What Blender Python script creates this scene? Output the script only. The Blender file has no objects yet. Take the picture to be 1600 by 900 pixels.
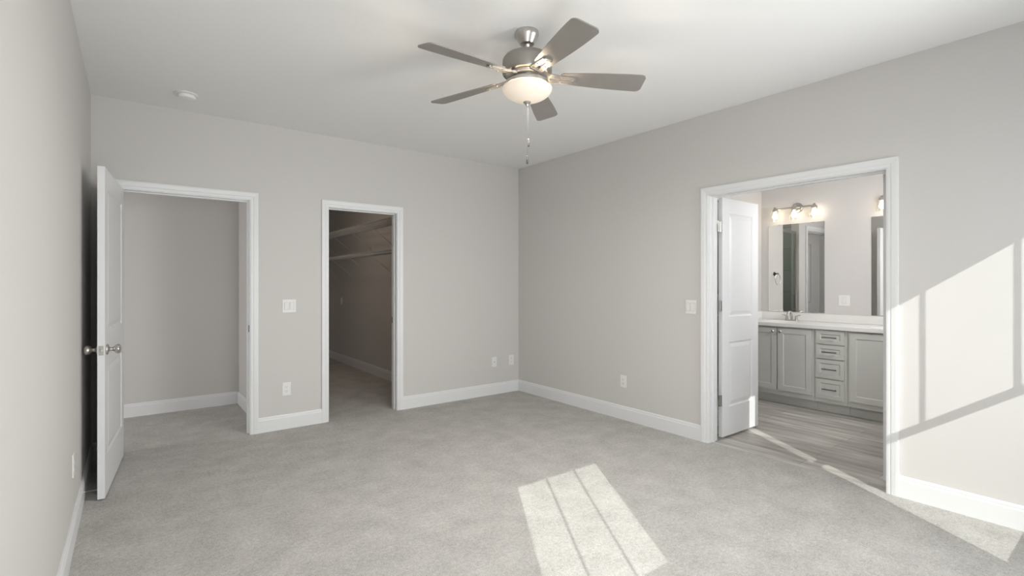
import bpy, bmesh, math, random
from mathutils import Vector, Matrix
PI = math.pi
S = bpy.context.scene
C = S.collection
random.seed(7)

# ------------------------------------------------------------ camera, sky, sun, window light, added fills
FPX, YAW, V0, EYE = 780.4, 0.65038, 441.3, 1.33
cd = bpy.data.cameras.new('camera'); cam = bpy.data.objects.new('camera', cd); C.objects.link(cam)
cam.location = (0, 0, EYE); cam.rotation_euler = (PI/2, 0, -YAW)
cd.sensor_width = 36; cd.lens = FPX/1600*36; cd.shift_y = -(450-V0)/1600; cd.clip_start = .02
S.camera = cam
S.view_settings.view_transform = 'Standard'; S.view_settings.look = 'None'
S.view_settings.exposure = 0.0; S.view_settings.gamma = 1; S.view_settings.use_curve_mapping = False

w = bpy.data.worlds.new('sky'); S.world = w; w.use_nodes = True
bg = w.node_tree.nodes['Background']; bg.inputs[0].default_value = (.86, .91, 1, 1); bg.inputs[1].default_value = 3.0

def lamp(name, kind, loc, energy, color=(1, 1, 1), to=None, size=None, size_y=None, radius=None, spread=None):
    l = bpy.data.lights.new(name, kind); l.energy = energy; l.color = color
    o = bpy.data.objects.new(name, l); C.objects.link(o); o.location = loc
    if to is not None: o.rotation_euler = Vector(to).to_track_quat('-Z', 'Y').to_euler()
    if size:
        l.shape = 'RECTANGLE'; l.size = size; l.size_y = size_y
    if radius is not None: l.shadow_soft_size = radius
    if spread: l.spread = math.radians(spread)
    return o
sun = lamp('sun', 'SUN', (-3, -6, 5), 4.0, (1, .985, .95), to=(.522, .853, -.597)); sun.data.angle = math.radians(.28)
DAY = (.985, .987, 1)
# skylight entering through the two bedroom windows behind the camera; the fills below are added
lamp('daylight_window_east', 'AREA', (3.21, -.40, 1.34), 32, DAY, to=(-.70, 1, .0), size=.8, size_y=1.6, spread=125)
lamp('daylight_window_west', 'AREA', (.59, -.40, 1.23), 53, DAY, to=(.62, 1, .26), size=.8, size_y=1.6, spread=180)
lamp('bathroom_fill', 'AREA', (5.1, .93, 1.9), 30, DAY, to=(.35, 1, -.15), size=.8, size_y=.6, spread=150)  # added fill that brightens the bathroom; the wall behind it has no window
lamp('shower_fill', 'AREA', (5.6, 3.9, 2.70), 9, (1, .97, .92), to=(0, 0, -1), size=.2, size_y=.2)  # unseen fill added to lighten the shower in the mirror
lamp('toilet_room_fill', 'AREA', (4.4, 3.9, 2.70), 5, (1, .97, .92), to=(0, 0, -1), size=.2, size_y=.2)  # unseen fill added for the toilet room, no fixture modelled
lamp('closet_fill', 'AREA', (1.45, 6.6, 2.70), 5.0, (1, .80, .64), to=(.25, 0, -1), size=.3, size_y=.3)  # warm fill added out of view to lift the closet walls
lamp('hall_fill', 'AREA', (-2.5, 5.6, 1.1), 26, DAY, to=(1, .1, 0), size=.9, size_y=1.8)  # soft fill added out of view in front of the hall's left end wall

# ------------------------------------------------------------ materials
def srgb(r, g, b):
    f = lambda c: (c/255/12.92) if c/255 <= .04045 else ((c/255+.055)/1.055)**2.4
    return (f(r), f(g), f(b), 1)
def mat(name, col, rough=.6, metal=0, spec=None, bump=None, emit=None, var=None):
    m = bpy.data.materials.new(name); m.use_nodes = True; nt = m.node_tree; b = nt.nodes['Principled BSDF']
    b.inputs['Base Color'].default_value = tuple(col[:3])+(1,); b.inputs['Roughness'].default_value = rough
    b.inputs['Metallic'].default_value = metal
    if spec is not None: b.inputs['Specular IOR Level'].default_value = spec
    tc = nt.nodes.new('ShaderNodeTexCoord')
    if bump:
        n = nt.nodes.new('ShaderNodeTexNoise'); n.inputs['Scale'].default_value = bump[0]; n.inputs['Detail'].default_value = 4
        nt.links.new(tc.outputs['Object'], n.inputs['Vector'])
        bp = nt.nodes.new('ShaderNodeBump'); bp.inputs['Strength'].default_value = bump[1]; bp.inputs['Distance'].default_value = bump[2]
        nt.links.new(n.outputs['Fac'], bp.inputs['Height']); nt.links.new(bp.outputs['Normal'], b.inputs['Normal'])
    if var:
        n = nt.nodes.new('ShaderNodeTexNoise'); n.inputs['Scale'].default_value = var[0]; n.inputs['Detail'].default_value = 5
        nt.links.new(tc.outputs['Object'], n.inputs['Vector'])
        r = nt.nodes.new('ShaderNodeValToRGB')
        r.color_ramp.elements[0].position = .3; r.color_ramp.elements[1].position = .7
        k = var[1]
        r.color_ramp.elements[0].color = tuple(c*(1-k) for c in col[:3])+(1,)
        r.color_ramp.elements[1].color = tuple(min(1, c*(1+k)) for c in col[:3])+(1,)
        nt.links.new(n.outputs['Fac'], r.inputs['Fac']); nt.links.new(r.outputs['Color'], b.inputs['Base Color'])
    if emit:
        b.inputs['Emission Color'].default_value = tuple(emit[0])+(1,); b.inputs['Emission Strength'].default_value = emit[1]
    return m
M = {}
M['wall'] = mat('wall_paint', (.63, .610, .588), .85, spec=.25, bump=(260, .12, .002))
M['ceil'] = mat('ceiling_paint', (.86, .85, .835), .9, spec=.2, bump=(200, .12, .002))
M['bathwall'] = mat('bathroom_wall_paint', (.63, .61, .59), .8, spec=.25, bump=(260, .12, .002))
M['trim'] = mat('white_semigloss_trim', (.77, .77, .77), .38, bump=(40, .05, .001))
M['door'] = mat('white_door_paint', (.77, .77, .775), .42, bump=(90, .06, .001))
M['nickel'] = mat('brushed_nickel', (.56, .54, .51), .30, 1, bump=(300, .08, .0005))
M['motor'] = mat('brushed_nickel_housing', (.36, .34, .315), .36, 1, bump=(300, .05, .0005))
M['chrome'] = mat('chrome', (.75, .75, .75), .10, 1)
M['hinge'] = mat('satin_nickel_hinge', (.42, .42, .41), .35, 1)
M['darkmetal'] = mat('dark_strike_metal', (.10, .095, .09), .45, .8)
M['blade'] = mat('taupe_silver_blade', (.26, .238, .216), .45, bump=(60, .05, .001), var=(9, .05))
M['plastic'] = mat('white_plastic', (.80, .79, .77), .35, bump=(60, .02, .0005))
M['slot'] = mat('dark_slot', (.06, .06, .06), .6)
M['cab'] = mat('grey_cabinet_paint', (.60, .60, .565), .42, bump=(80, .04, .001))
M['counter'] = mat('white_cultured_marble', (.82, .81, .79), .3, var=(3, .03))
M['wire'] = mat('white_coated_wire', (.56, .55, .53), .45)
M['tile'] = mat('grey_shower_tile', (.36, .365, .35), .35)
M['toilet'] = mat('white_porcelain', (.82, .82, .80), .12)
M['bulb'] = mat('lit_bulb', (1, .93, .8), .4, emit=((1, .86, .66), 9))
M['bowl'] = mat('frosted_glass_bowl', (.74, .68, .60), .35, emit=((1, .80, .58), .30))
M['rubber'] = mat('white_rubber', (.7, .7, .68), .6)

def carpet():
    m = bpy.data.materials.new('grey_cut_pile_carpet'); m.use_nodes = True; nt = m.node_tree; b = nt.nodes['Principled BSDF']
    b.inputs['Roughness'].default_value = 1; b.inputs['Specular IOR Level'].default_value = .05
    tc = nt.nodes.new('ShaderNodeTexCoord')
    def noise(sc, det=3, rough=.6):
        n = nt.nodes.new('ShaderNodeTexNoise'); n.inputs['Scale'].default_value = sc; n.inputs['Detail'].default_value = det
        n.inputs['Roughness'].default_value = rough; nt.links.new(tc.outputs['Object'], n.inputs['Vector']); return n.outputs['Fac']
    def math_(op, a, c):
        n = nt.nodes.new('ShaderNodeMath'); n.operation = op
        for i, v in enumerate((a, c)):
            if isinstance(v, (int, float)): n.inputs[i].default_value = v
            else: nt.links.new(v, n.inputs[i])
        return n.outputs[0]
    fine, mid, big = noise(150, 4, .8), noise(48, 4, .75), noise(5, 4, .65)
    s = math_('ADD', math_('MULTIPLY', fine, .50), math_('ADD', math_('MULTIPLY', mid, .30), math_('MULTIPLY', big, .20)))
    r = nt.nodes.new('ShaderNodeValToRGB')
    r.color_ramp.elements[0].position = .385; r.color_ramp.elements[0].color = (.335, .322, .302, 1)
    r.color_ramp.elements[1].position = .615; r.color_ramp.elements[1].color = (.665, .645, .612, 1)
    nt.links.new(s, r.inputs['Fac']); nt.links.new(r.outputs['Color'], b.inputs['Base Color'])
    bp = nt.nodes.new('ShaderNodeBump'); bp.inputs['Strength'].default_value = .6; bp.inputs['Distance'].default_value = .012
    nt.links.new(s, bp.inputs['Height']); nt.links.new(bp.outputs['Normal'], b.inputs['Normal'])
    return m
M['carpet'] = carpet()

def planks():
    m = bpy.data.materials.new('grey_oak_vinyl_plank'); m.use_nodes = True; nt = m.node_tree; b = nt.nodes['Principled BSDF']
    b.inputs['Roughness'].default_value = .42
    tc = nt.nodes.new('ShaderNodeTexCoord')
    mp = nt.nodes.new('ShaderNodeMapping'); mp.inputs['Rotation'].default_value = (0, 0, PI/2)
    nt.links.new(tc.outputs['Object'], mp.inputs['Vector'])
    br = nt.nodes.new('ShaderNodeTexBrick'); br.inputs['Scale'].default_value = 1
    br.inputs['Brick Width'].default_value = 1.2; br.inputs['Row Height'].default_value = .15; br.inputs['Mortar Size'].default_value = .0015
    br.inputs['Color1'].default_value = (.41, .385, .355, 1); br.inputs['Color2'].default_value = (.58, .55, .515, 1)
    br.inputs['Mortar'].default_value = (.20, .185, .165, 1); br.offset = .37
    nt.links.new(mp.outputs[0], br.inputs['Vector'])
    st = nt.nodes.new('ShaderNodeMapping'); st.inputs['Scale'].default_value = (6.5, .9, 1)
    nt.links.new(tc.outputs['Object'], st.inputs['Vector'])
    n = nt.nodes.new('ShaderNodeTexNoise'); n.inputs['Scale'].default_value = 2.2; n.inputs['Detail'].default_value = 6
    nt.links.new(st.outputs[0], n.inputs['Vector'])
    r = nt.nodes.new('ShaderNodeValToRGB'); r.color_ramp.elements[0].position = .32; r.color_ramp.elements[1].position = .7
    r.color_ramp.elements[0].color = (.62, .62, .62, 1); r.color_ramp.elements[1].color = (1.25, 1.25, 1.25, 1)
    nt.links.new(n.outputs['Fac'], r.inputs['Fac'])
    mx = nt.nodes.new('ShaderNodeMix'); mx.data_type = 'RGBA'; mx.blend_type = 'MULTIPLY'; mx.inputs[0].default_value = 1
    nt.links.new(br.outputs['Color'], mx.inputs[6]); nt.links.new(r.outputs['Color'], mx.inputs[7])
    nt.links.new(mx.outputs[2], b.inputs['Base Color'])
    return m
M['plank'] = planks()

def tilemat():
    m = M['tile']; nt = m.node_tree; b = nt.nodes['Principled BSDF']
    tc = nt.nodes.new('ShaderNodeTexCoord'); mp = nt.nodes.new('ShaderNodeMapping')
    mp.inputs['Rotation'].default_value = (PI/2, 0, 0); nt.links.new(tc.outputs['Object'], mp.inputs['Vector'])
    br = nt.nodes.new('ShaderNodeTexBrick'); br.inputs['Scale'].default_value = 1
    br.inputs['Brick Width'].default_value = .6; br.inputs['Row Height'].default_value = .3; br.inputs['Mortar Size'].default_value = .003
    br.inputs['Color1'].default_value = (.34, .35, .33, 1); br.inputs['Color2'].default_value = (.38, .385, .365, 1)
    br.inputs['Mortar'].default_value = (.2, .2, .19, 1)
    nt.links.new(mp.outputs[0], br.inputs['Vector']); nt.links.new(br.outputs['Color'], b.inputs['Base Color'])
tilemat()
def simple_mix(name, fac, col, rough):
    m = bpy.data.materials.new(name); m.use_nodes = True; nt = m.node_tree; nt.nodes.clear()
    o = nt.nodes.new('ShaderNodeOutputMaterial'); t = nt.nodes.new('ShaderNodeBsdfTransparent'); t.inputs[0].default_value = col
    g = nt.nodes.new('ShaderNodeBsdfGlossy'); g.inputs['Roughness'].default_value = rough
    mx = nt.nodes.new('ShaderNodeMixShader'); mx.inputs[0].default_value = fac
    nt.links.new(t.outputs[0], mx.inputs[1]); nt.links.new(g.outputs[0], mx.inputs[2]); nt.links.new(mx.outputs[0], o.inputs[0])
    return m
M['glass'] = simple_mix('clear_glass', .06, (.97, .99, .98, 1), .02)
M['shade'] = simple_mix('clear_glass_shade', .13, (.96, .96, .95, 1), .03)
M['showerglass'] = simple_mix('shower_glass', .07, (.86, .90, .88, 1), .02)
M['mirror'] = mat('mirror_silver', (.90, .91, .90), .01, 1)

# ------------------------------------------------------------ mesh helpers
def box(bm, x0, x1, y0, y1, z0, z1):
    if x0 > x1: x0, x1 = x1, x0
    if y0 > y1: y0, y1 = y1, y0
    vs = [bm.verts.new((x, y, z)) for x in (x0, x1) for y in (y0, y1) for z in (z0, z1)]
    for f in ((0, 1, 3, 2), (4, 6, 7, 5), (0, 4, 5, 1), (2, 3, 7, 6), (0, 2, 6, 4), (1, 5, 7, 3)):
        bm.faces.new([vs[i] for i in f])
def lathe(bm, prof, seg=32, mtx=None):
    """prof: (radius, height) pairs around local Z"""
    rings = []
    for r, z in prof:
        if r < 1e-6: rings.append([bm.verts.new((0, 0, z))])
        else: rings.append([bm.verts.new((r*math.cos(2*PI*i/seg), r*math.sin(2*PI*i/seg), z)) for i in range(seg)])
    for a, b in zip(rings, rings[1:]):
        for i in range(seg):
            j = (i+1) % seg
            if len(a) == 1 and len(b) == 1: continue
            if len(a) == 1: bm.faces.new((a[0], b[i], b[j]))
            elif len(b) == 1: bm.faces.new((a[i], b[0], a[j]))
            else: bm.faces.new((a[i], b[i], b[j], a[j]))
    if mtx is not None:
        for rg in rings:
            for v in rg: v.co = mtx @ v.co
def tube(bm, pts, r, seg=10):
    pts = [Vector(p) for p in pts]; rings = []
    for i, p in enumerate(pts):
        d = (pts[min(i+1, len(pts)-1)]-pts[max(i-1, 0)]).normalized()
        u = d.cross(Vector((0, 0, 1)))
        if u.length < 1e-3: u = d.cross(Vector((0, 1, 0)))
        u.normalize(); v = d.cross(u)
        rr = r[i] if isinstance(r, (list, tuple)) else r
        rings.append([bm.verts.new(p+u*rr*math.cos(2*PI*k/seg)+v*rr*math.sin(2*PI*k/seg)) for k in range(seg)])
    for a, b in zip(rings, rings[1:]):
        for k in range(seg):
            j = (k+1) % seg; bm.faces.new((a[k], a[j], b[j], b[k]))
    bm.faces.new(rings[0]); bm.faces.new(rings[-1])
def prism(bm, outline, z0, z1):
    lo = [bm.verts.new((x, y, z0)) for x, y in outline]; hi = [bm.verts.new((x, y, z1)) for x, y in outline]
    bm.faces.new(lo); bm.faces.new(hi)
    for i in range(len(lo)):
        j = (i+1) % len(lo); bm.faces.new((lo[i], lo[j], hi[j], hi[i]))
def obj(name, bm, m, parent=None, bevel=None, smooth=False, xf=None):
    if xf is not None: bmesh.ops.transform(bm, matrix=xf, verts=bm.verts)
    bmesh.ops.recalc_face_normals(bm, faces=bm.faces)
    me = bpy.data.meshes.new(name); bm.to_mesh(me); bm.free()
    o = bpy.data.objects.new(name, me); C.objects.link(o); me.materials.append(m)
    if smooth:
        for p in me.polygons: p.use_smooth = True
        me.set_sharp_from_angle(angle=math.radians(38))
    if bevel:
        b = o.modifiers.new('bevel', 'BEVEL'); b.width = bevel; b.segments = 2; b.limit_method = 'ANGLE'; b.angle_limit = math.radians(40)
    if parent: o.parent = parent
    return o
def tag(o, label, cat, group=None, kind=None):
    o['label'] = label; o['category'] = cat
    if group: o['group'] = group
    if kind: o['kind'] = kind
    return o
def thing(name, label, cat, loc=(0, 0, 0), rz=0, group=None, kind=None):
    o = bpy.data.objects.new(name, None); C.objects.link(o); o.location = loc; o.rotation_euler = (0, 0, rz); o.empty_display_size = .05
    return tag(o, label, cat, group, kind)
def copy_tree(o, parent=None):
    c = o.copy(); C.objects.link(c); c.parent = parent
    for ch in [k for k in bpy.data.objects if k.parent == o]: copy_tree(ch, c)
    return c
def struct(name, bm, m, label, cat, bevel=None):
    return tag(obj(name, bm, m, bevel=bevel), label, cat, kind='structure')
def wall_cells(bm, a0, a1, t0, t1, z0, z1, holes, axis):
    """solid wall from a0 to a1 along the axis, t0..t1 thick, with rectangular holes (a0,a1,z0,z1)"""
    xs = sorted({a0, a1, *[h[0] for h in holes], *[h[1] for h in holes]})
    for p, q in zip(xs, xs[1:]):
        mid = (p+q)/2; spans = [(z0, z1)]
        for h in holes:
            if h[0] < mid < h[1]:
                new = []
                for s0, s1 in spans:
                    if h[2] > s0: new.append((s0, min(h[2], s1)))
                    if h[3] < s1: new.append((max(h[3], s0), s1))
                spans = new
        for s0, s1 in spans:
            if s1-s0 < 1e-4: continue
            if axis == 'x': box(bm, p, q, t0, t1, s0, s1)
            else: box(bm, t0, t1, p, q, s0, s1)
    bmesh.ops.remove_doubles(bm, verts=bm.verts, dist=1e-5)
    # drop internal faces between neighbouring cells
    seen = {}
    for f in bm.faces: seen.setdefault(tuple(sorted(v.index for v in f.verts)), []).append(f)

# ------------------------------------------------------------ room dimensions
L, R, D, F, ZC, T = -.245, 3.80, 4.862, -.25, 2.73, .12
HALL = (-.090, .823, 0, 2.052)         # doorway to the hall on the back wall
CLO = (1.492, 2.196, 0, 2.052)         # closet doorway on the back wall
BATH = (1.078, 2.306, 0, 2.052)        # double doorway on the right wall (y range)
W1 = (.15, 1.06, .36, 2.10)            # window openings in the wall behind the camera
W2 = (2.75, 3.66, .47, 2.21)

# carpet and bathroom floor
bm = bmesh.new()
box(bm, L, 3.835, F, D, -.05, 0); box(bm, -2.6, 2.9, D, 9.2, -.05, 0)
struct('floor', bm, M['carpet'], 'light grey cut pile carpet covering the bedroom, hall and closet floor', 'floor')
bm = bmesh.new(); box(bm, 3.835, 6.3, .8, 4.75, -.05, -.004)
struct('floor_bathroom', bm, M['plank'], 'grey oak vinyl plank floor inside the bathroom', 'floor')
bm = bmesh.new(); box(bm, -.38, 3.92, F-.17, D+T, ZC, ZC+.1)
struct('ceiling', bm, M['ceil'], 'smooth white bedroom ceiling carrying the fan', 'ceiling')
bm = bmesh.new(); box(bm, -2.6, 3.92, D+T, 9.2, ZC, ZC+.1); box(bm, -2.6, -.38, D, D+T, ZC, ZC+.1)
struct('ceiling_hall', bm, M['ceil'], 'flat white ceiling over hall and closet beyond the back wall', 'ceiling')
bm = bmesh.new(); box(bm, 3.92, 6.3, .8, 4.75, ZC, ZC+.1)
struct('ceiling_bathroom', bm, M['ceil'], 'flat white ceiling over the bathroom', 'ceiling')

# bedroom walls
bm = bmesh.new(); wall_cells(bm, -2.6, R+T, D, D+T, 0, ZC, [HALL, CLO], 'x')
struct('wall_back', bm, M['wall'], 'light grey back wall with the hall and closet doorways', 'wall')
bm = bmesh.new(); wall_cells(bm, F-.17, D, R, R+T, 0, ZC, [BATH], 'y')
struct('wall_right', bm, M['wall'], 'light grey right wall with the bathroom double doorway', 'wall')
bm = bmesh.new(); box(bm, L-.12, L, F-.17, D, 0, ZC)
struct('wall_left', bm, M['wall'], 'light grey left wall running close beside the open door', 'wall')
bm = bmesh.new(); wall_cells(bm, L, R, F-.17, F, 0, ZC, [W1, W2], 'x')
struct('wall_front', bm, M['wall'], 'light grey window wall behind the viewer', 'wall')
# hall
bm = bmesh.new(); box(bm, -2.6, .938, 6.21, 6.33, 0, ZC); box(bm, .938, 1.04, D+T, 6.33, 0, ZC); box(bm, -2.72, -2.6, D, 6.33, 0, ZC)
struct('wall_hall', bm, M['wall'], 'grey walls of the small hall seen through the left doorway', 'wall')
# closet
bm = bmesh.new(); box(bm, 2.78, 2.90, D+T, 9.2, 0, ZC); box(bm, 1.04, 2.78, 9.08, 9.2, 0, ZC); box(bm, 1.04, 1.16, D+T+1.36, 9.08, 0, ZC)
struct('wall_closet', bm, M['wall'], 'dim grey walls of the deep walk-in closet', 'wall')
# bathroom
bm = bmesh.new(); box(bm, 6.2, 6.32, .8, 4.75, 0, ZC)
struct('wall_vanity', bm, M['bathwall'], 'warm white bathroom wall behind the mirrors', 'wall')
bm = bmesh.new(); box(bm, 3.92, 6.2, .8, .90, 0, ZC)
struct('wall_bathroom_south', bm, M['bathwall'], 'warm white bathroom wall on the south side', 'wall')
TD = (4.20, 4.90, 0, 2.052)
bm = bmesh.new(); wall_cells(bm, 3.92, 6.2, 3.05, 3.15, 0, ZC, [(5.15, 5.62, 0, 2.25), TD], 'x')
struct('wall_bathroom_north', bm, M['bathwall'], 'white wall with shower and toilet openings, seen in the mirror', 'wall')
bm = bmesh.new(); box(bm, 5.0, 5.08, 3.15, 4.65, 0, ZC); box(bm, 3.92, 6.2, 4.65, 4.75, 0, ZC)
struct('wall_bathroom_far', bm, M['bathwall'], 'white partition and end wall beyond the shower', 'wall')
bm = bmesh.new()
box(bm, 5.08, 5.09, 3.15, 4.64, 0, ZC-.02); box(bm, 5.08, 6.19, 4.64, 4.65, 0, ZC-.02); box(bm, 6.19, 6.2, 3.15, 4.65, 0, ZC-.02)
struct('trim_tile', bm, M['tile'], 'grey tiled lining of the shower, seen in the mirror', 'tile')

# ------------------------------------------------------------ baseboards and casings
BB = [(0, 0), (.015, 0), (.015, .105), (.011, .112), (.011, .122), (.006, .132), (0, .132)]
def baseboard(bm, p, q, nrm):
    """profile swept from p to q on the floor, sticking out along nrm"""
    p, q, n = Vector((*p, 0)), Vector((*q, 0)), Vector((*nrm, 0))
    a = [bm.verts.new(p+n*t+Vector((0, 0, z))) for t, z in BB]; b = [bm.verts.new(q+n*t+Vector((0, 0, z))) for t, z in BB]
    bm.faces.new(a); bm.faces.new(b)
    for i in range(len(BB)):
        j = (i+1) % len(BB); bm.faces.new((a[i], a[j], b[j], b[i]))
CW = .062
def bb(name, segs, label):
    bm = bmesh.new()
    for s in segs: baseboard(bm, *s)
    return struct(name, bm, M['trim'], label, 'baseboard')
bb('baseboard_back', [((L, D), (HALL[0]-CW, D), (0, -1)), ((HALL[1]+CW, D), (CLO[0]-CW, D), (0, -1)), ((CLO[1]+CW, D), (R, D), (0, -1))],
   'white baseboard along the back wall between the doorways')
bb('baseboard_right', [((R, BATH[1]+CW), (R, D), (-1, 0)), ((R, F), (R, BATH[0]-CW), (-1, 0))], 'white baseboard along the right wall on both sides of the bathroom doorway')
bb('baseboard_left', [((L, F), (L, D), (1, 0))], 'white baseboard along the left wall')
bb('baseboard_front', [((L, F), (R, F), (0, 1))], 'white baseboard under the bedroom windows')
bb('baseboard_hall', [((-2.6, 6.21), (.938, 6.21), (0, -1)), ((.938, D+T), (.938, 6.21), (-1, 0))], 'white baseboard around the hall walls')
bb('baseboard_closet', [((2.78, D+T), (2.78, 9.08), (-1, 0)), ((1.16, 9.08), (2.78, 9.08), (0, -1))], 'white baseboard around the dim closet')
bb('baseboard_bathroom', [((6.2, .9), (6.2, 1.15), (-1, 0)), ((3.92, .9), (6.2, .9), (0, 1))], 'white baseboard in the bathroom')

CP = [(0, 0), (0, .010), (.010, .012), (.022, .012), (.026, .015), (.050, .018), (.062, .018), (.062, 0)]   # (out from opening, thickness)
def casing_verts(bm, a0, a1, zt, place):
    st = []
    for sa, sz in ((0, 0), (0, 1), (1, 1), (1, 0)):
        ring = []
        for d, h in CP:
            a = (a0-d) if sa == 0 else (a1+d)
            ring.append(bm.verts.new(place(a, h, (zt+d) if sz else 0)))
        st.append(ring)
    for A, B in zip(st, st[1:]):
        for i in range(len(CP)):
            j = (i+1) % len(CP); bm.faces.new((A[i], A[j], B[j], B[i]))
    bm.faces.new(st[0]); bm.faces.new(st[-1])
def doorway(idx, axis, opening, t0, t1, label, stop_at, strike=None):
    """casing on both faces (trim) with the jamb lining and stop as a child"""
    a0, a1, _, zt = opening; rv = .006
    J = .018
    if axis == 'x':
        f1 = lambda a, h, z: Vector((a, t0-h, z)); f2 = lambda a, h, z: Vector((a, t1+h, z))
    else:
        f1 = lambda a, h, z: Vector((t0-h, a, z)); f2 = lambda a, h, z: Vector((t1+h, a, z))
    bm = bmesh.new(); casing_verts(bm, a0, a1, zt, f1); casing_verts(bm, a0, a1, zt, f2)
    o = struct('trim_%d' % idx, bm, M['trim'], label, 'door frame')
    bm = bmesh.new()
    def bx(p, q, s, t, z0, z1):
        if axis == 'x': box(bm, p, q, s, t, z0, z1)
        else: box(bm, s, t, p, q, z0, z1)
    e = .001
    bx(a0+e-rv, a0+rv, t0-.0005, t1+.0005, 0, zt); bx(a1-rv, a1-e+rv, t0-.0005, t1+.0005, 0, zt); bx(a0+rv, a1-rv, t0-.0005, t1+.0005, zt-rv, zt+rv)
    s0, s1 = stop_at
    bx(a0+rv, a0+rv+.010, s0, s1, 0, zt-rv); bx(a1-rv-.010, a1-rv, s0, s1, 0, zt-rv); bx(a0+rv+.010, a1-rv-.010, s0, s1, zt-rv-.010, zt-rv)
    obj('door_jamb', bm, M['trim'], o)
    if strike:
        for (x0, x1, y0, y1, z0, z1) in strike:
            bm = bmesh.new(); box(bm, x0, x1, y0, y1, z0, z1)
            obj('strike_plate', bm, M['darkmetal'], o)
    return o
doorway(1, 'x', HALL, D, D+T, 'white casing around the wide hall doorway at the left of the back wall', (D+.045, D+.08),
        [(HALL[1]-.0085, HALL[1]-.006, D+.008, D+.034, .895, .955)])
doorway(2, 'x', CLO, D, D+T, 'white casing around the narrow closet doorway in the back wall', (D+.045, D+.08),
        [(CLO[1]-.0085, CLO[1]-.006, D+.083, D+.112, .905, .965)])
doorway(3, 'y', BATH, R, R+T, 'white casing around the double doorway to the bathroom', (R+.045, R+.075))
doorway(4, 'x', TD, 3.05, 3.15, 'white casing of the toilet room doorway seen in the bathroom mirror', (3.09, 3.12))

# ------------------------------------------------------------ doors
def leaf_mesh(w, h, t, panels):
    """molded two-panel leaf: local x 0..w, y -t..0, z 0..h"""
    bm = bmesh.new()
    for yy, sg in ((0, -1), (-t, 1)):
        xs = sorted({0, w, *[p[0] for p in panels], *[p[1] for p in panels]}); zs = sorted({0, h, *[p[2] for p in panels], *[p[3] for p in panels]})
        for a, b in zip(xs, xs[1:]):
            for c, d in zip(zs, zs[1:]):
                if any(p[0] < (a+b)/2 < p[1] and p[2] < (c+d)/2 < p[3] for p in panels): continue
                bm.faces.new([bm.verts.new((x, yy, z)) for x, z in ((a, c), (b, c), (b, d), (a, d))])
        for p in panels:
            loops = []
            for off, dep in ((0, 0), (.012, .008), (.020, .008), (.045, .002), (.05, .0015)):
                loops.append([bm.verts.new((x, yy+sg*dep, z)) for x, z in ((p[0]+off, p[2]+off), (p[1]-off, p[2]+off), (p[1]-off, p[3]-off), (p[0]+off, p[3]-off))])
            for A, B in zip(loops, loops[1:]):
                for i in range(4):
                    j = (i+1) % 4; bm.faces.new((A[i], A[j], B[j], B[i]))
            bm.faces.new(loops[-1])
    for q in (((0, 0), (w, 0)), ((0, h), (w, h))):
        (xa, z), (xb, _) = q
        bm.faces.new([bm.verts.new(v) for v in ((xa, 0, z), (xb, 0, z), (xb, -t, z), (xa, -t, z))])
    for x in (0, w):
        bm.faces.new([bm.verts.new(v) for v in ((x, 0, 0), (x, -t, 0), (x, -t, h), (x, 0, h))])
    bmesh.ops.remove_doubles(bm, verts=bm.verts, dist=1e-5)
    return bm
KN = [(0, 0), (.031, 0), (.033, .003), (.031, .009), (.020, .012), (.012, .018), (.011, .030), (.016, .036), (.026, .044), (.030, .054), (.028, .064), (.018, .071), (0, .073)]
def knob_pair(door, x, z, t):
    for nm, y, sgn in (('knob', 0, 1), ('knob', -t, -1)):
        bm = bmesh.new(); m = Matrix.Translation((x, y, z)) @ Matrix.Rotation(-sgn*PI/2, 4, 'X')
        lathe(bm, KN, 28, m); obj(nm, bm, M['nickel'], door, smooth=True)
def hinge(door, z, x=0, y=0, side=1, w=.045, leafy=-.032):
    bm = bmesh.new()
    tube(bm, [(x-.004, y+.006*side, z-.045), (x-.004, y+.006*side, z+.045)], .0065, 12)
    box(bm, x-.0035, x-.0005, y-.034 if side > 0 else y, y if side > 0 else y+.034, z-.044, z+.044)
    box(bm, x-.010, x-.0075, y-.034 if side > 0 else y, y if side > 0 else y+.034, z-.044, z+.044)
    obj('hinge', bm, M['hinge'], door)
# bedroom door, swung open against the left wall
PZ = (.245, .80, 1.015, 1.905)
DW = .905
th = math.radians(-95.2)
d1 = thing('door_1', 'white two-panel door standing open beside the left wall', 'door', (HALL[0]+.004, D-.020, .009), th, kind='structure')
# local +y faces the hall side (away from the left wall); the leaf hangs from local x=0
bm = leaf_mesh(DW, 2.03, .036, [(.115, DW-.115, PZ[0], PZ[1]), (.115, DW-.115, PZ[2], PZ[3])])
obj('door_leaf', bm, M['door'], d1, xf=Matrix.Translation((0, .036, 0)))
for nm, y, sgn in (('knob', .036, 1), ('knob', 0, -1)):
    bm = bmesh.new(); lathe(bm, KN, 28, Matrix.Translation((DW-.065, y, .905)) @ Matrix.Rotation(-sgn*PI/2, 4, 'X'))
    obj('knob', bm, M['nickel'], d1, smooth=True)
bm = bmesh.new(); box(bm, DW, DW+.0015, .006, .030, .876, .934); lp = obj('latch_plate', bm, M['nickel'], d1)
bm = bmesh.new(); box(bm, DW+.001, DW+.010, .013, .023, .897, .913); obj('latch_bolt', bm, M['chrome'], lp, bevel=.002)
for z in (.20, 1.0, 1.80): hinge(d1, z, 0, 0, -1)

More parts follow.
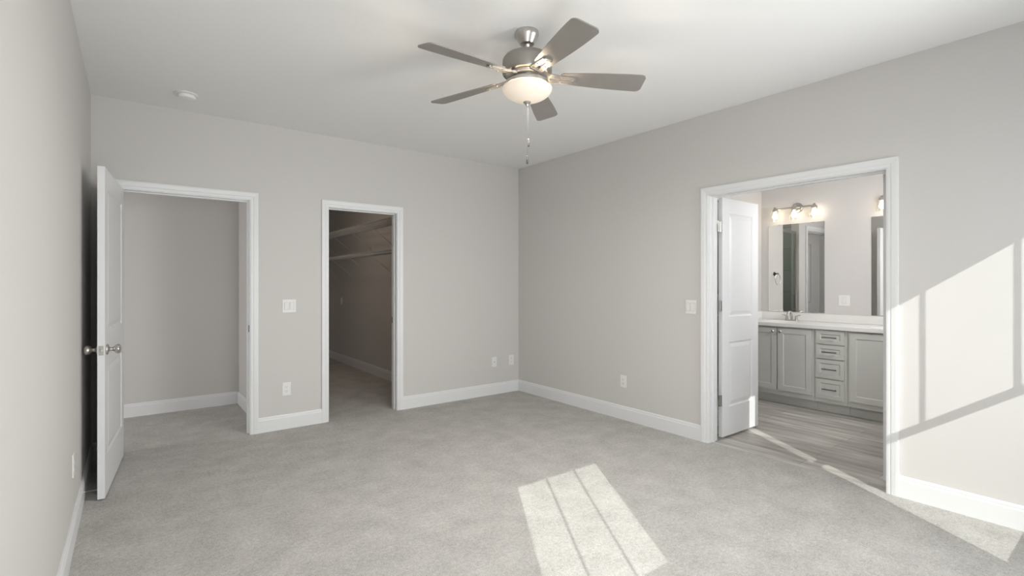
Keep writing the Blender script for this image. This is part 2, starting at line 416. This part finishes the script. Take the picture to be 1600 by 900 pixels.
# bathroom double leaves
BW = .607
d2 = thing('door_2', 'white left leaf of the bathroom double door, open into the bathroom', 'door', (3.978, 2.322, .018), 0, kind='structure')
obj('door_leaf', leaf_mesh(BW, 2.03, .035, [(.105, BW-.105, PZ[0], PZ[1]), (.105, BW-.105, PZ[2], PZ[3])]), M['door'], d2)
def bath_hinge(door, z, x0, x1, y):
    bm = bmesh.new()
    tube(bm, [(x0, y, z-.045), (x0, y, z+.045)], .007, 12)
    box(bm, x0-.03, x0, y-.0015, y+.0015, z-.044, z+.044)
    box(bm, x0, x1, y-.0015, y+.0015, z-.044, z+.044)
    obj('hinge', bm, M['hinge'], door)
for z in (.33, 1.13, 1.80): bath_hinge(d2, z-.018, -.030, .0, -.030)
d3 = thing('door_3', 'white right leaf of the bathroom double door, seen almost edge-on', 'door', (3.972, 1.112, .018), math.radians(4), kind='structure')
obj('door_leaf', leaf_mesh(BW, 2.03, .035, [(.105, BW-.105, PZ[0], PZ[1]), (.105, BW-.105, PZ[2], PZ[3])]), M['door'], d3, xf=Matrix.Translation((0, .035, 0)))
for z in (.33, 1.13, 1.80): bath_hinge(d3, z-.018, -.020, .0, -.004)
# toilet room door seen in the mirror
d4 = thing('door_4', 'white toilet room door ajar, seen only in the bathroom mirror', 'door', (4.215, 3.16, .012), math.radians(62), kind='structure')
obj('door_leaf', leaf_mesh(.68, 2.03, .035, [(.11, .57, PZ[0], PZ[1]), (.11, .57, PZ[2], PZ[3])]), M['door'], d4)
# closet door, swung into the closet and hidden behind the wall
d5 = thing('door_5', 'white closet door opened inwards against the closet wall', 'door', (1.474, 5.03, .012), math.radians(92), kind='structure')
obj('door_leaf', leaf_mesh(.69, 2.03, .035, [(.11, .58, PZ[0], PZ[1]), (.11, .58, PZ[2], PZ[3])]), M['door'], d5, xf=Matrix.Translation((0, .04, 0)))

# ------------------------------------------------------------ windows behind the viewer
GY = -.32
def window(n, op, x0, x1, up, lo, munt, label):
    """x0..x1 clear glass width; up/lo: glass z ranges of the two sashes"""
    o = thing('window_%d' % n, label, 'window', kind='structure')
    bm = bmesh.new()
    wall_cells(bm, op[0]+.001, op[1]-.001, F-.155, F-.09, op[2]+.001, op[3]-.001, [(op[0]+.03, op[1]-.03, op[2]+.03, op[3]-.03)], 'x')
    obj('window_frame', bm, M['trim'], o)
    for nm, (z0, z1), yy in (('upper_sash', up, GY), ('lower_sash', lo, GY)):
        bm = bmesh.new()
        zt = z1+.045 if nm == 'upper_sash' else (up[0])
        zb = z0-.045 if nm == 'lower_sash' else up[0]-.002
        if nm == 'lower_sash': holes = [(x0, x1, z0, z1)]
        else: holes = [(x0, x1, z0, z1)]; zb = z0-.001
        wall_cells(bm, op[0]+.03, op[1]-.03, yy-.012, yy+.012, zb, zt if nm == 'upper_sash' else up[0]-.002, holes, 'x')
        if nm == 'upper_sash':
            for mx in munt: box(bm, mx-.0075, mx+.0075, yy-.004, yy+.004, z0, z1)
        s = obj(nm, bm, M['trim'], o)
        bm = bmesh.new(); box(bm, x0-.002, x1+.002, yy-.002, yy+.002, z0-.001, z1+.001); obj('pane', bm, M['glass'], s)
    bm = bmesh.new(); box(bm, op[0]-.05, op[1]+.05, F, F+.03, op[2]-.02, op[2]); obj('window_sill', bm, M['trim'], o)
window(1, W1, .218, .960, (1.225, 2.023), (.435, 1.15), (.478, .733), 'white sash window behind the viewer that casts the light patch on the carpet')
window(2, W2, 2.826, 3.55, (1.332, 2.136), (.5425, 1.291), (3.053, 3.302), 'white sash window behind the viewer that lights the right wall')

# ------------------------------------------------------------ ceiling fan
FC = (1.758, 2.171)
fan = thing('ceiling_fan', 'brushed nickel five-blade ceiling fan with a lit frosted bowl', 'ceiling fan', (FC[0], FC[1], ZC))
def fz(z): return z-ZC
bm = bmesh.new(); lathe(bm, [(0, 0), (.064, 0), (.066, -.006), (.066, -.022), (.062, -.030), (.052, -.052), (.042, -.066), (.040, -.070), (.030, -.074), (.016, -.070), (0, -.070)], 40)
obj('canopy', bm, M['nickel'], fan, smooth=True)
bm = bmesh.new(); lathe(bm, [(0, -.066), (.013, -.068), (.016, -.074), (.013, -.083), (.0115, -.085), (.0115, -.135), (0, -.135)], 24)
obj('downrod', bm, M['nickel'], fan, smooth=True)
bm = bmesh.new(); lathe(bm, [(0, -.112), (.022, -.112), (.028, -.119), (.066, -.124), (.104, -.132), (.127, -.144), (.1375, -.160), (.1385, -.172), (.1385, -.230), (.135, -.240), (.124, -.247), (0, -.247)], 48)
obj('motor_housing', bm, M['motor'], fan, smooth=True)
bm = bmesh.new(); lathe(bm, [(0, -.244), (.121, -.244), (.118, -.250), (.104, -.266), (.098, -.268), (0, -.268)], 48)
obj('flywheel', bm, M['nickel'], fan, smooth=True)
bm = bmesh.new(); lathe(bm, [(0, -.264), (.092, -.264), (.094, -.274), (.112, -.277), (.119, -.282), (.121, -.290), (.119, -.300), (.110, -.304), (.07, -.305), (0, -.305)], 48)
obj('light_fitter', bm, M['nickel'], fan, smooth=True)
bm = bmesh.new()
pr = [(.1355, -.330), (.1365, -.316), (.1380, -.314), (.1395, -.316)]
for i in range(1, 13):
    a = i/12*PI/2; pr.append((.1395*math.cos(a)**1.12 if i < 12 else 0, -.316-.076*math.sin(a)))
lathe(bm, pr, 56)
obj('glass_bowl', bm, M['bowl'], fan, smooth=True)
bm = bmesh.new(); lathe(bm, [(0, -.388), (.020, -.389), (.022, -.394), (.017, -.401), (.009, -.405), (.008, -.411), (.005, -.416), (0, -.417)], 24)
obj('finial', bm, M['nickel'], fan, smooth=True)
M['arm'] = mat('satin_nickel_arm', (.50, .48, .45), .48, .85)
BL0 = math.radians(254.58)
PITCH = math.radians(-13)
def blade_outline():
    pts = []
    r0, r1 = .185, .661; w0, w1 = .047, .073
    def corner(cx, cy, rad, a0, a1, n=6):
        return [(cx+rad*math.cos(a0+(a1-a0)*k/n), cy+rad*math.sin(a0+(a1-a0)*k/n)) for k in range(n+1)]
    pts += corner(r0+.022, -w0+.022, .022, -PI, -PI/2)
    for k in range(1, 7):
        t = k/7; pts.append((r0+.022+(r1-.05-r0)*t, -(w0+(w1-w0)*math.sin(t*PI/2))))
    pts += corner(r1-.03, -w1+.030, .030, -PI/2, -.10)
    pts += corner(r1-.03, w1-.030, .030, .10, PI/2)
    for k in range(6, 0, -1):
        t = k/7; pts.append((r0+.022+(r1-.05-r0)*t, (w0+(w1-w0)*math.sin(t*PI/2))))
    pts += corner(r0+.022, w0-.022, .022, PI/2, PI)
    return pts
for k in range(5):
    ang = BL0+k*2*PI/5
    rot = Matrix.Rotation(ang, 4, 'Z') @ Matrix.Translation((0, 0, fz(2.459)+.022)) @ Matrix.Rotation(math.radians(1.9), 4, 'Y') @ Matrix.Rotation(PITCH, 4, 'X')
    bm = bmesh.new(); prism(bm, blade_outline(), -.003, .003); bl = obj('blade', bm, M['blade'], fan, xf=rot)
    bm = bmesh.new()   # blade iron: two prongs joined by an end plate and a root plate under the blade
    for s in (-1, 1):
        prism(bm, [(.095, s*.010), (.095, s*.036), (.150, s*.038), (.262, s*.026), (.262, s*.006), (.150, s*.009)], -.011, -.004)
    prism(bm, [(.238, -.020), (.275, -.016), (.275, .016), (.238, .020)], -.0115, -.004)
    prism(bm, [(.095, -.034), (.125, -.034), (.125, .034), (.095, .034)], -.014, -.001)
    for px, py in ((.19, -.024), (.19, .024), (.258, 0)):
        lathe(bm, [(0, -.014), (.005, -.0135), (.006, -.011), (0, -.011)], 10, Matrix.Translation((px, py, 0)))
    for v in bm.verts:
        if v.co.x < .2: v.co.z += (.2-v.co.x)*.06
    obj('blade_arm', bm, M['arm'], bl, xf=rot)
M['chain'] = mat('darkened_chain', (.025, .025, .024), .9)  # near-black colour offsets the overbright bowl light right above the chain
def chain(x, y, z0, z1):
    bm = bmesh.new(); n = int((z0-z1)/.0075)
    for i in range(n):
        lathe(bm, [(0, .0010), (.0008, .0004), (.0008, -.0004), (0, -.0010)], 5, Matrix.Translation((x, y, fz(z0-(z0-z1)*i/n))))
    tube(bm, [(x, y, fz(z0)), (x, y, fz(z1))], .0003, 4)
    o = obj('pull_chain', bm, M['chain'], fan)
    bm = bmesh.new(); lathe(bm, [(0, 0), (.0035, -.003), (.0055, -.014), (.0065, -.034), (.0055, -.044), (0, -.048)], 14, Matrix.Translation((x, y, fz(z1))))
    obj('chain_fob', bm, M['darkfob'], o, smooth=True)
M['darkfob'] = mat('pewter_fob', (.045, .042, .038), .6, 0)
lamp('fan_bulb_light', 'POINT', (FC[0], FC[1], 2.365), 8, (1, .82, .60), radius=.022)
fl = lamp('fan_bowl_light', 'AREA', (FC[0], FC[1], 2.308), 22, (1, .97, .93), to=(0, 0, -1), size=.22, size_y=.22); fl.data.shape = 'DISK'
rx, ry = math.cos(YAW), -math.sin(YAW)
chain(.008*rx, .008*ry, 2.315, 2.135); chain(-.001*rx+.003, -.001*ry, 2.318, 2.040)

# ------------------------------------------------------------ small wall and ceiling fittings
sd = thing('smoke_detector', 'round white smoke detector on the ceiling near the hall doorway', 'smoke detector', (.322, 4.42, ZC))
bm = bmesh.new(); lathe(bm, [(0, 0), (.074, 0), (.075, -.008), (.070, -.011), (0, -.011)], 40); obj('mounting_plate', bm, M['plastic'], sd, smooth=True)
bm = bmesh.new(); lathe(bm, [(0, -.010), (.058, -.010), (.062, -.014), (.062, -.024), (.056, -.034), (.035, -.040), (0, -.041)], 40)
bd = obj('detector_body', bm, M['plastic'], sd, smooth=True)

def plate(name, label, cat, loc, rz, w, rockers=0, outlets=0, blank=False, group=None):
    """wall plate: local +y = out of the wall"""
    t = thing(name, label, cat, loc, rz, group)
    h = .118
    bm = bmesh.new(); box(bm, -w/2, w/2, 0, .006, -h/2, h/2); obj('cover_plate', bm, M['plastic'], t, bevel=.002)
    for i in range(rockers):
        x = (i-(rockers-1)/2)*.046
        bm = bmesh.new()
        vs = [bm.verts.new(v) for v in ((x-.0165, .006, -.033), (x+.0165, .006, -.033), (x+.0165, .006, .033), (x-.0165, .006, .033),
                                       (x-.0165, .008, -.033), (x+.0165, .008, -.033), (x+.0165, .012, .033), (x-.0165, .012, .033))]
        for f in ((0, 1, 2, 3), (4, 5, 6, 7), (0, 1, 5, 4), (2, 3, 7, 6), (1, 2, 6, 5), (0, 3, 7, 4)): bm.faces.new([vs[k] for k in f])
        obj('rocker_switch', bm, M['plastic'], t)
        bm = bmesh.new(); wall_cells(bm, x-.0185, x+.0185, .006, .0068, -.0352, .0352, [(x-.0170, x+.0170, -.0336, .0336)], 'x'); obj('switch_surround', bm, M['gasket'], t)
    if outlets:
        for zc in (-.0195, .0195):
            bm = bmesh.new(); box(bm, -.0165, .0165, .006, .0085, zc-.0135, zc+.0135); r = obj('receptacle', bm, M['plastic'], t, bevel=.003)
            bm = bmesh.new()
            for sx in (-.0063, .0063): box(bm, sx-.001, sx+.001, .0085, .0088, zc-.001, zc+.008)
            box(bm, -.002, .002, .0085, .0088, zc-.010, zc-.006); obj('socket_slots', bm, M['slot'], r)
    if blank:
        bm = bmesh.new(); lathe(bm, [(0, .014), (.003, .014), (.003, .008), (.0055, .008), (.0055, 0), (0, 0)], 14, Matrix.Translation((0, .006, 0)) @ Matrix.Rotation(-PI/2, 4, 'X'))
        obj('coaxial_jack', bm, M['nickel'], t)
    return t
M['gasket'] = mat('switch_gap_grey', (.45, .45, .44), .6)
RB, RR, RL = PI, PI/2, -PI/2
plate('light_switch', 'white double rocker switch on the back wall between the two doorways', 'light switch', (1.141, D, 1.115), RB, .116, rockers=2)
plate('power_outlet', 'white power outlet low on the back wall between the two doorways', 'outlet', (1.119, D, .361), RB, .072, outlets=2)
plate('power_outlet', 'white power outlet low on the back wall near the room corner', 'outlet', (3.685, D, .385), RB, .072, outlets=2)
plate('cable_plate', 'white cable jack plate low on the back wall, left of the corner outlet', 'wall plate', (3.43, D, .385), RB, .072, blank=True)
plate('power_outlet', 'white power outlet low on the right wall between corner and bathroom doorway', 'outlet', (R, 3.205, .369), RR, .072, outlets=2)
plate('light_switch', 'white rocker switch on the right wall just left of the bathroom doorway', 'light switch', (R, 2.468, 1.12), RR, .10, rockers=2)
plate('power_outlet', 'white power outlet on the left wall beside the open door', 'outlet', (L, 3.437, .385), RL, .072, outlets=2)
plate('power_outlet', 'white double outlet on the bathroom wall between the two mirrors', 'outlet', (6.2, 2.148, 1.13), RR, .11, rockers=1)
plate('light_switch', 'small pale switch plate deep inside the dim closet', 'light switch', (2.78, 8.35, 1.02), RR, .072, rockers=1)

ds = thing('door_stop', 'white-tipped spring door stop on the left baseboard behind the open door', 'door stop', (L+.014, 3.99, .055))
bm = bmesh.new()
pts = [(.004+.062*t/96, .0055*math.cos(t*2*PI/8), .0055*math.sin(t*2*PI/8)) for t in range(97)]
tube(bm, pts, .0011, 6); obj('spring', bm, M['nickel'], ds, smooth=True)
bm = bmesh.new(); lathe(bm, [(0, 0), (.010, 0), (.010, .004), (.006, .006), (0, .006)], 16, Matrix.Rotation(PI/2, 4, 'Y')); obj('mount', bm, M['nickel'], ds, smooth=True)
bm = bmesh.new(); lathe(bm, [(0, .062), (.007, .062), (.0085, .066), (.0085, .073), (.006, .077), (0, .077)], 16, Matrix.Rotation(PI/2, 4, 'Y')); obj('rubber_tip', bm, M['rubber'], ds, smooth=True)

# ------------------------------------------------------------ closet wire shelves
def wire_shelf(z, label):
    t = thing('wire_shelf', label, 'shelf', (2.78, 5.1, z), 0, None)
    n = 96; y1 = 3.95
    bm = bmesh.new()
    for i in range(n+1):
        y = y1*i/n; box(bm, -.36, -.004, y-.0018, y+.0018, -.0018, .0018); box(bm, -.3625, -.3590, y-.0018, y+.0018, -.032, .0018)
    obj('wire_deck', bm, M['wire'], t)['kind'] = 'stuff'
    for x, zz in ((-.36, 0), (-.36, -.032), (-.18, -.004), (-.006, 0)):
        bm = bmesh.new(); tube(bm, [(x, 0, zz), (x, y1, zz)], .0045, 8); obj('rail', bm, M['wire'], t)
    for i in range(5):
        y = .35+i*.8
        bm = bmesh.new(); tube(bm, [(-.35, y, -.012), (-.004, y, -.29)], .0035, 8); box(bm, -.004, 0, y-.012, y+.012, -.33, -.26); obj('brace', bm, M['wire'], t)
wire_shelf(2.10, 'upper white wire shelf on the right wall of the dim closet')
wire_shelf(1.72, 'lower white wire shelf on the right wall of the dim closet')

# ------------------------------------------------------------ bathroom vanity
CF = 5.65      # cabinet face plane
M['pull'] = mat('satin_nickel_pull', (.22, .22, .21), .35, .9)
def shaker(name, y0, y1, z0, z1, parent, rail=.055):
    """recessed-panel front; faces -x, world coordinates"""
    bm = bmesh.new(); f = CF-.020
    box(bm, f+.008, CF-.0005, y0, y1, z0, z1)
    L_ = []
    for off, dep in ((0, 0), (rail, 0), (rail+.008, .006)):
        L_.append([bm.verts.new((f+dep, y, z)) for y, z in ((y0+off, z0+off), (y1-off, z0+off), (y1-off, z1-off), (y0+off, z1-off))])
    for A, B in zip(L_, L_[1:]):
        for i in range(4):
            j = (i+1) % 4; bm.faces.new((A[i], A[j], B[j], B[i]))
    bm.faces.new(L_[-1])
    back = [bm.verts.new((f+.009, y, z)) for y, z in ((y0, z0), (y1, z0), (y1, z1), (y0, z1))]
    for i in range(4):
        j = (i+1) % 4; bm.faces.new((L_[0][i], back[i], back[j], L_[0][j]))
    return obj(name, bm, M['cab'], parent)
def cab_body(label, y0, y1):
    t = thing('bathroom_cabinet', label, 'cabinet', (0, 0, 0))
    bm = bmesh.new(); box(bm, CF, CF+.019, y0, y1, .10, .85); box(bm, 6.18, 6.19, y0, y1, .10, .85); box(bm, CF+.019, 6.18, y0, y0+.016, .10, .85); box(bm, CF+.019, 6.18, y1-.016, y1, .10, .85); box(bm, CF+.019, 6.18, y0+.016, y1-.016, .10, .118); obj('cabinet_body', bm, M['cab'], t)
    bm = bmesh.new(); box(bm, 5.72, 6.19, y0, y1, -.004, .10); obj('toe_kick', bm, M['cab'], t)
    return t
def cknob(y, z, parent):
    bm = bmesh.new(); lathe(bm, [(0, 0), (.007, 0), (.006, .012), (.013, .018), (.015, .024), (.010, .029), (0, .030)], 18,
                            Matrix.Translation((CF-.020, y, z)) @ Matrix.Rotation(-PI/2, 4, 'Y')); obj('knob', bm, M['nickel'], parent, smooth=True)
c1 = cab_body('grey two-door vanity cabinet under the left mirror', 2.228, 3.045)
a = shaker('cabinet_door', 2.250, 2.592, .155, .832, c1); cknob(2.560, .795, a)
a = shaker('cabinet_door', 2.606, 2.960, .155, .832, c1); cknob(2.640, .795, a)
c2 = cab_body('grey vanity drawer cabinet with four drawers between the door cabinets', 1.930, 2.226)
for z0, z1 in ((.703, .839), (.554, .690), (.353, .541), (.145, .340)):
    a = shaker('drawer', 1.951, 2.207, z0, z1, c2, rail=.036)
    bm = bmesh.new(); zc = (z0+z1)/2; x = CF-.020
    tube(bm, [(x-.026, 2.012, zc), (x-.026, 2.146, zc)], .0055, 10)
    for y in (2.030, 2.128): tube(bm, [(x+.006, y, zc), (x-.026, y, zc)], .0045, 8)
    obj('bar_pull', bm, M['pull'], a, smooth=True)
c3 = cab_body('grey two-door vanity cabinet under the right mirror', 1.10, 1.928)
a = shaker('cabinet_door', 1.556, 1.906, .155, .832, c3); cknob(1.590, .795, a)
a = shaker('cabinet_door', 1.190, 1.542, .155, .832, c3); cknob(1.510, .795, a)

def countertop():
    bm = bmesh.new(); z = .885; X0, X1 = 5.612, 6.198
    sinks = [(5.885, 2.65), (5.885, 1.58)]; ya, yb = 1.095, 3.048
    hx, hy, N = .24, .27, 48
    cuts = [ya]
    for _, sy in sorted(sinks, key=lambda s: s[1]): cuts += [sy-hy, sy+hy]
    cuts.append(yb)
    def quad(x0, x1, y0, y1): bm.faces.new([bm.verts.new(v) for v in ((x0, y0, z), (x1, y0, z), (x1, y1, z), (x0, y1, z))])
    for i in range(0, len(cuts), 2): quad(X0, X1, cuts[i], cuts[i+1])
    for sx, sy in sinks:
        quad(X0, sx-hx, sy-hy, sy+hy); quad(sx+hx, X1, sy-hy, sy+hy)
        rings = []
        sq = []
        for k in range(N):
            a = 2*PI*k/N; c, s = math.cos(a), math.sin(a); m = max(abs(c), abs(s)); sq.append(bm.verts.new((sx+hx*c/m, sy+hy*s/m, z)))
        rings.append(sq)
        for rr, dz in ((1, 0), (.985, .0004), (.93, 0), (.88, -.010), (.78, -.035), (.5, -.06), (.12, -.065)):
            rings.append([bm.verts.new((sx+.175*rr*math.cos(2*PI*k/N), sy+.235*rr*math.sin(2*PI*k/N), z+dz)) for k in range(N)])
        for A, B in zip(rings, rings[1:]):
            for k in range(N):
                j = (k+1) % N; bm.faces.new((A[k], A[j], B[j], B[k]))
        bm.faces.new(rings[-1])
    # edges and underside lip
    for (p, q) in (((X0, ya), (X0, yb)), ((X1, ya), (X1, yb)), ((X0, ya), (X1, ya)), ((X0, yb), (X1, yb))):
        bm.faces.new([bm.verts.new(v) for v in ((*p, z), (*q, z), (*q, .851), (*p, .851))])
    bm.faces.new([bm.verts.new(v) for v in ((X0, ya, .851), (X0+.03, ya, .851), (X0+.03, yb, .851), (X0, yb, .851))])
    t = thing('vanity_countertop', 'long white countertop with two sinks on the grey vanity', 'countertop')
    bmesh.ops.remove_doubles(bm, verts=bm.verts, dist=1e-5)
    obj('counter_slab', bm, M['counter'], t)
    bm = bmesh.new(); box(bm, 6.178, 6.198, ya, yb, .886, .975); box(bm, 5.66, 6.177, yb-.02, yb, .886, .975)
    tag(obj('backsplash', bm, M['counter'], bevel=.003), 'low white backsplash along the wall at the back of the countertop', 'backsplash')
    for sx, sy in sinks:
        bm = bmesh.new(); lathe(bm, [(0, .003), (.02, .003), (.022, 0), (0, 0)], 20, Matrix.Translation((sx, sy, .8205))); obj('drain', bm, M['chrome'], t, smooth=True)
countertop()

def faucet(y, label):
    t = thing('sink_faucet', label, 'faucet', (6.095, y, .885))
    bm = bmesh.new(); prism(bm, [(.026*math.cos(a)+0, .078*math.sin(a)) for a in [2*PI*k/32 for k in range(32)]], 0, .012); obj('base_plate', bm, M['nickel'], t, bevel=.003)
    bm = bmesh.new(); tube(bm, [(0, 0, .010), (0, 0, .055), (-.006, 0, .085), (-.030, 0, .104), (-.065, 0, .106), (-.092, 0, .094), (-.100, 0, .072)], [.016, .014, .013, .012, .011, .0105, .0105], 16)
    obj('spout', bm, M['nickel'], t, smooth=True)
    for s in (-1, 1):
        bm = bmesh.new(); lathe(bm, [(0, .010), (.017, .010), (.014, .030), (.012, .048), (.014, .054), (.008, .062), (0, .063)], 18, Matrix.Translation((0, s*.052, 0)))
        tube(bm, [(0, s*.052, .056), (-.006, s*.078, .064), (-.010, s*.100, .068)], [.006, .005, .0045], 10)
        obj('handle', bm, M['nickel'], t, smooth=True)
faucet(2.65, 'brushed nickel two-handle faucet on the counter below the left mirror')
faucet(1.58, 'brushed nickel two-handle faucet on the counter below the right mirror')

def wall_mirror(y0, y1, label):
    t = thing('wall_mirror', label, 'mirror', (6.2, (y0+y1)/2, .985))
    h = (y1-y0)/2
    bm = bmesh.new(); box(bm, -.006, -.001, -h, h, 0, 1.035); obj('mirror_glass', bm, M['mirror'], t)
    for yy in (-h*.6, h*.6):
        for z in (-.002, 1.027):
            bm = bmesh.new(); box(bm, -.009, 0, yy-.010, yy+.010, z, z+.010); obj('mirror_clip', bm, M['chrome'], t)
wall_mirror(2.34, 2.962, 'frameless rectangular mirror above the left sink')
wall_mirror(1.27, 1.893, 'frameless rectangular mirror above the right sink, mostly cut off by the door frame')

def vanity_light(y, label):
    t = thing('vanity_light', label, 'wall light', (6.2, y, 2.20))
    bm = bmesh.new(); lathe(bm, [(0, 0), (.060, 0), (.060, .012), (.052, .022), (.03, .026), (0, .026)], 32, Matrix.Rotation(-PI/2, 4, 'Y')); obj('backplate', bm, M['nickel'], t, smooth=True)
    bm = bmesh.new(); tube(bm, [(-.02, 0, 0), (-.085, 0, 0)], .010, 12); tube(bm, [(-.085, -.225, 0), (-.085, .225, 0)], .0075, 12); obj('arm_bar', bm, M['nickel'], t, smooth=True)
    for k in (-1, 0, 1):
        yy = k*.215
        bm = bmesh.new(); lathe(bm, [(0, .022), (.012, .022), (.014, .008), (.026, -.002), (.030, -.014), (.030, -.030), (0, -.030)], 24, Matrix.Translation((-.085, yy, 0)))
        sk = obj('lamp_socket', bm, M['nickel'], t, smooth=True)
        bm = bmesh.new(); lathe(bm, [(.028, -.024), (.040, -.050), (.050, -.090), (.054, -.140)], 28, Matrix.Translation((-.085, yy, 0)))
        obj('glass_shade', bm, M['shade'], t, smooth=True)
        bm = bmesh.new(); lathe(bm, [(0, -.030), (.012, -.032), (.014, -.048), (.026, -.070), (.030, -.088), (.024, -.106), (.010, -.116), (0, -.118)], 24, Matrix.Translation((-.085, yy, 0)))
        obj('bulb', bm, M['bulb'], t, smooth=True)
        lamp('bulb_light', 'POINT', (6.115-.0, y+yy, 2.20-.075), 1.6, (1, .83, .62), radius=.032)
vanity_light(2.63, 'nickel three-bulb vanity light above the left mirror')
vanity_light(1.56, 'nickel three-bulb vanity light above the right mirror, only one bulb in view')

tr = thing('towel_ring', 'nickel towel ring on the bathroom side wall, reflected in the left mirror', 'towel ring', (5.86, 3.05, 1.44))
bm = bmesh.new(); lathe(bm, [(0, 0), (.024, 0), (.024, .006), (.010, .012), (.009, .045), (.013, .050), (0, .052)], 20, Matrix.Rotation(PI/2, 4, 'X')); obj('post', bm, M['darkfob'], tr, smooth=True)
bm = bmesh.new(); tube(bm, [(.07*math.sin(a), -.045, -.070+.07*math.cos(a)) for a in [2*PI*k/32 for k in range(33)]], .004, 8); obj('ring', bm, M['nickel'], tr, smooth=True)

# shower screen seen through the gap and in the mirror
sh = thing('shower_door', 'framed glass shower door beyond the bathroom side wall, seen in the mirror', 'shower door', (0, 0, 0))
bm = bmesh.new(); box(bm, 5.158, 5.612, 3.095, 3.101, .02, 2.0); obj('glass_pane', bm, M['showerglass'], sh)
bm = bmesh.new(); wall_cells(bm, 5.152, 5.618, 3.085, 3.111, 0, 2.03, [(5.168, 5.602, .03, 2.0)], 'x'); obj('shower_frame', bm, M['nickel'], sh)
bm = bmesh.new(); tube(bm, [(5.23, 3.055, .95), (5.23, 3.055, 1.20)], .008, 10); tube(bm, [(5.23, 3.055, .97), (5.23, 3.095, .97)], .006, 8); tube(bm, [(5.23, 3.055, 1.18), (5.23, 3.095, 1.18)], .006, 8)
obj('handle', bm, M['nickel'], sh, smooth=True)
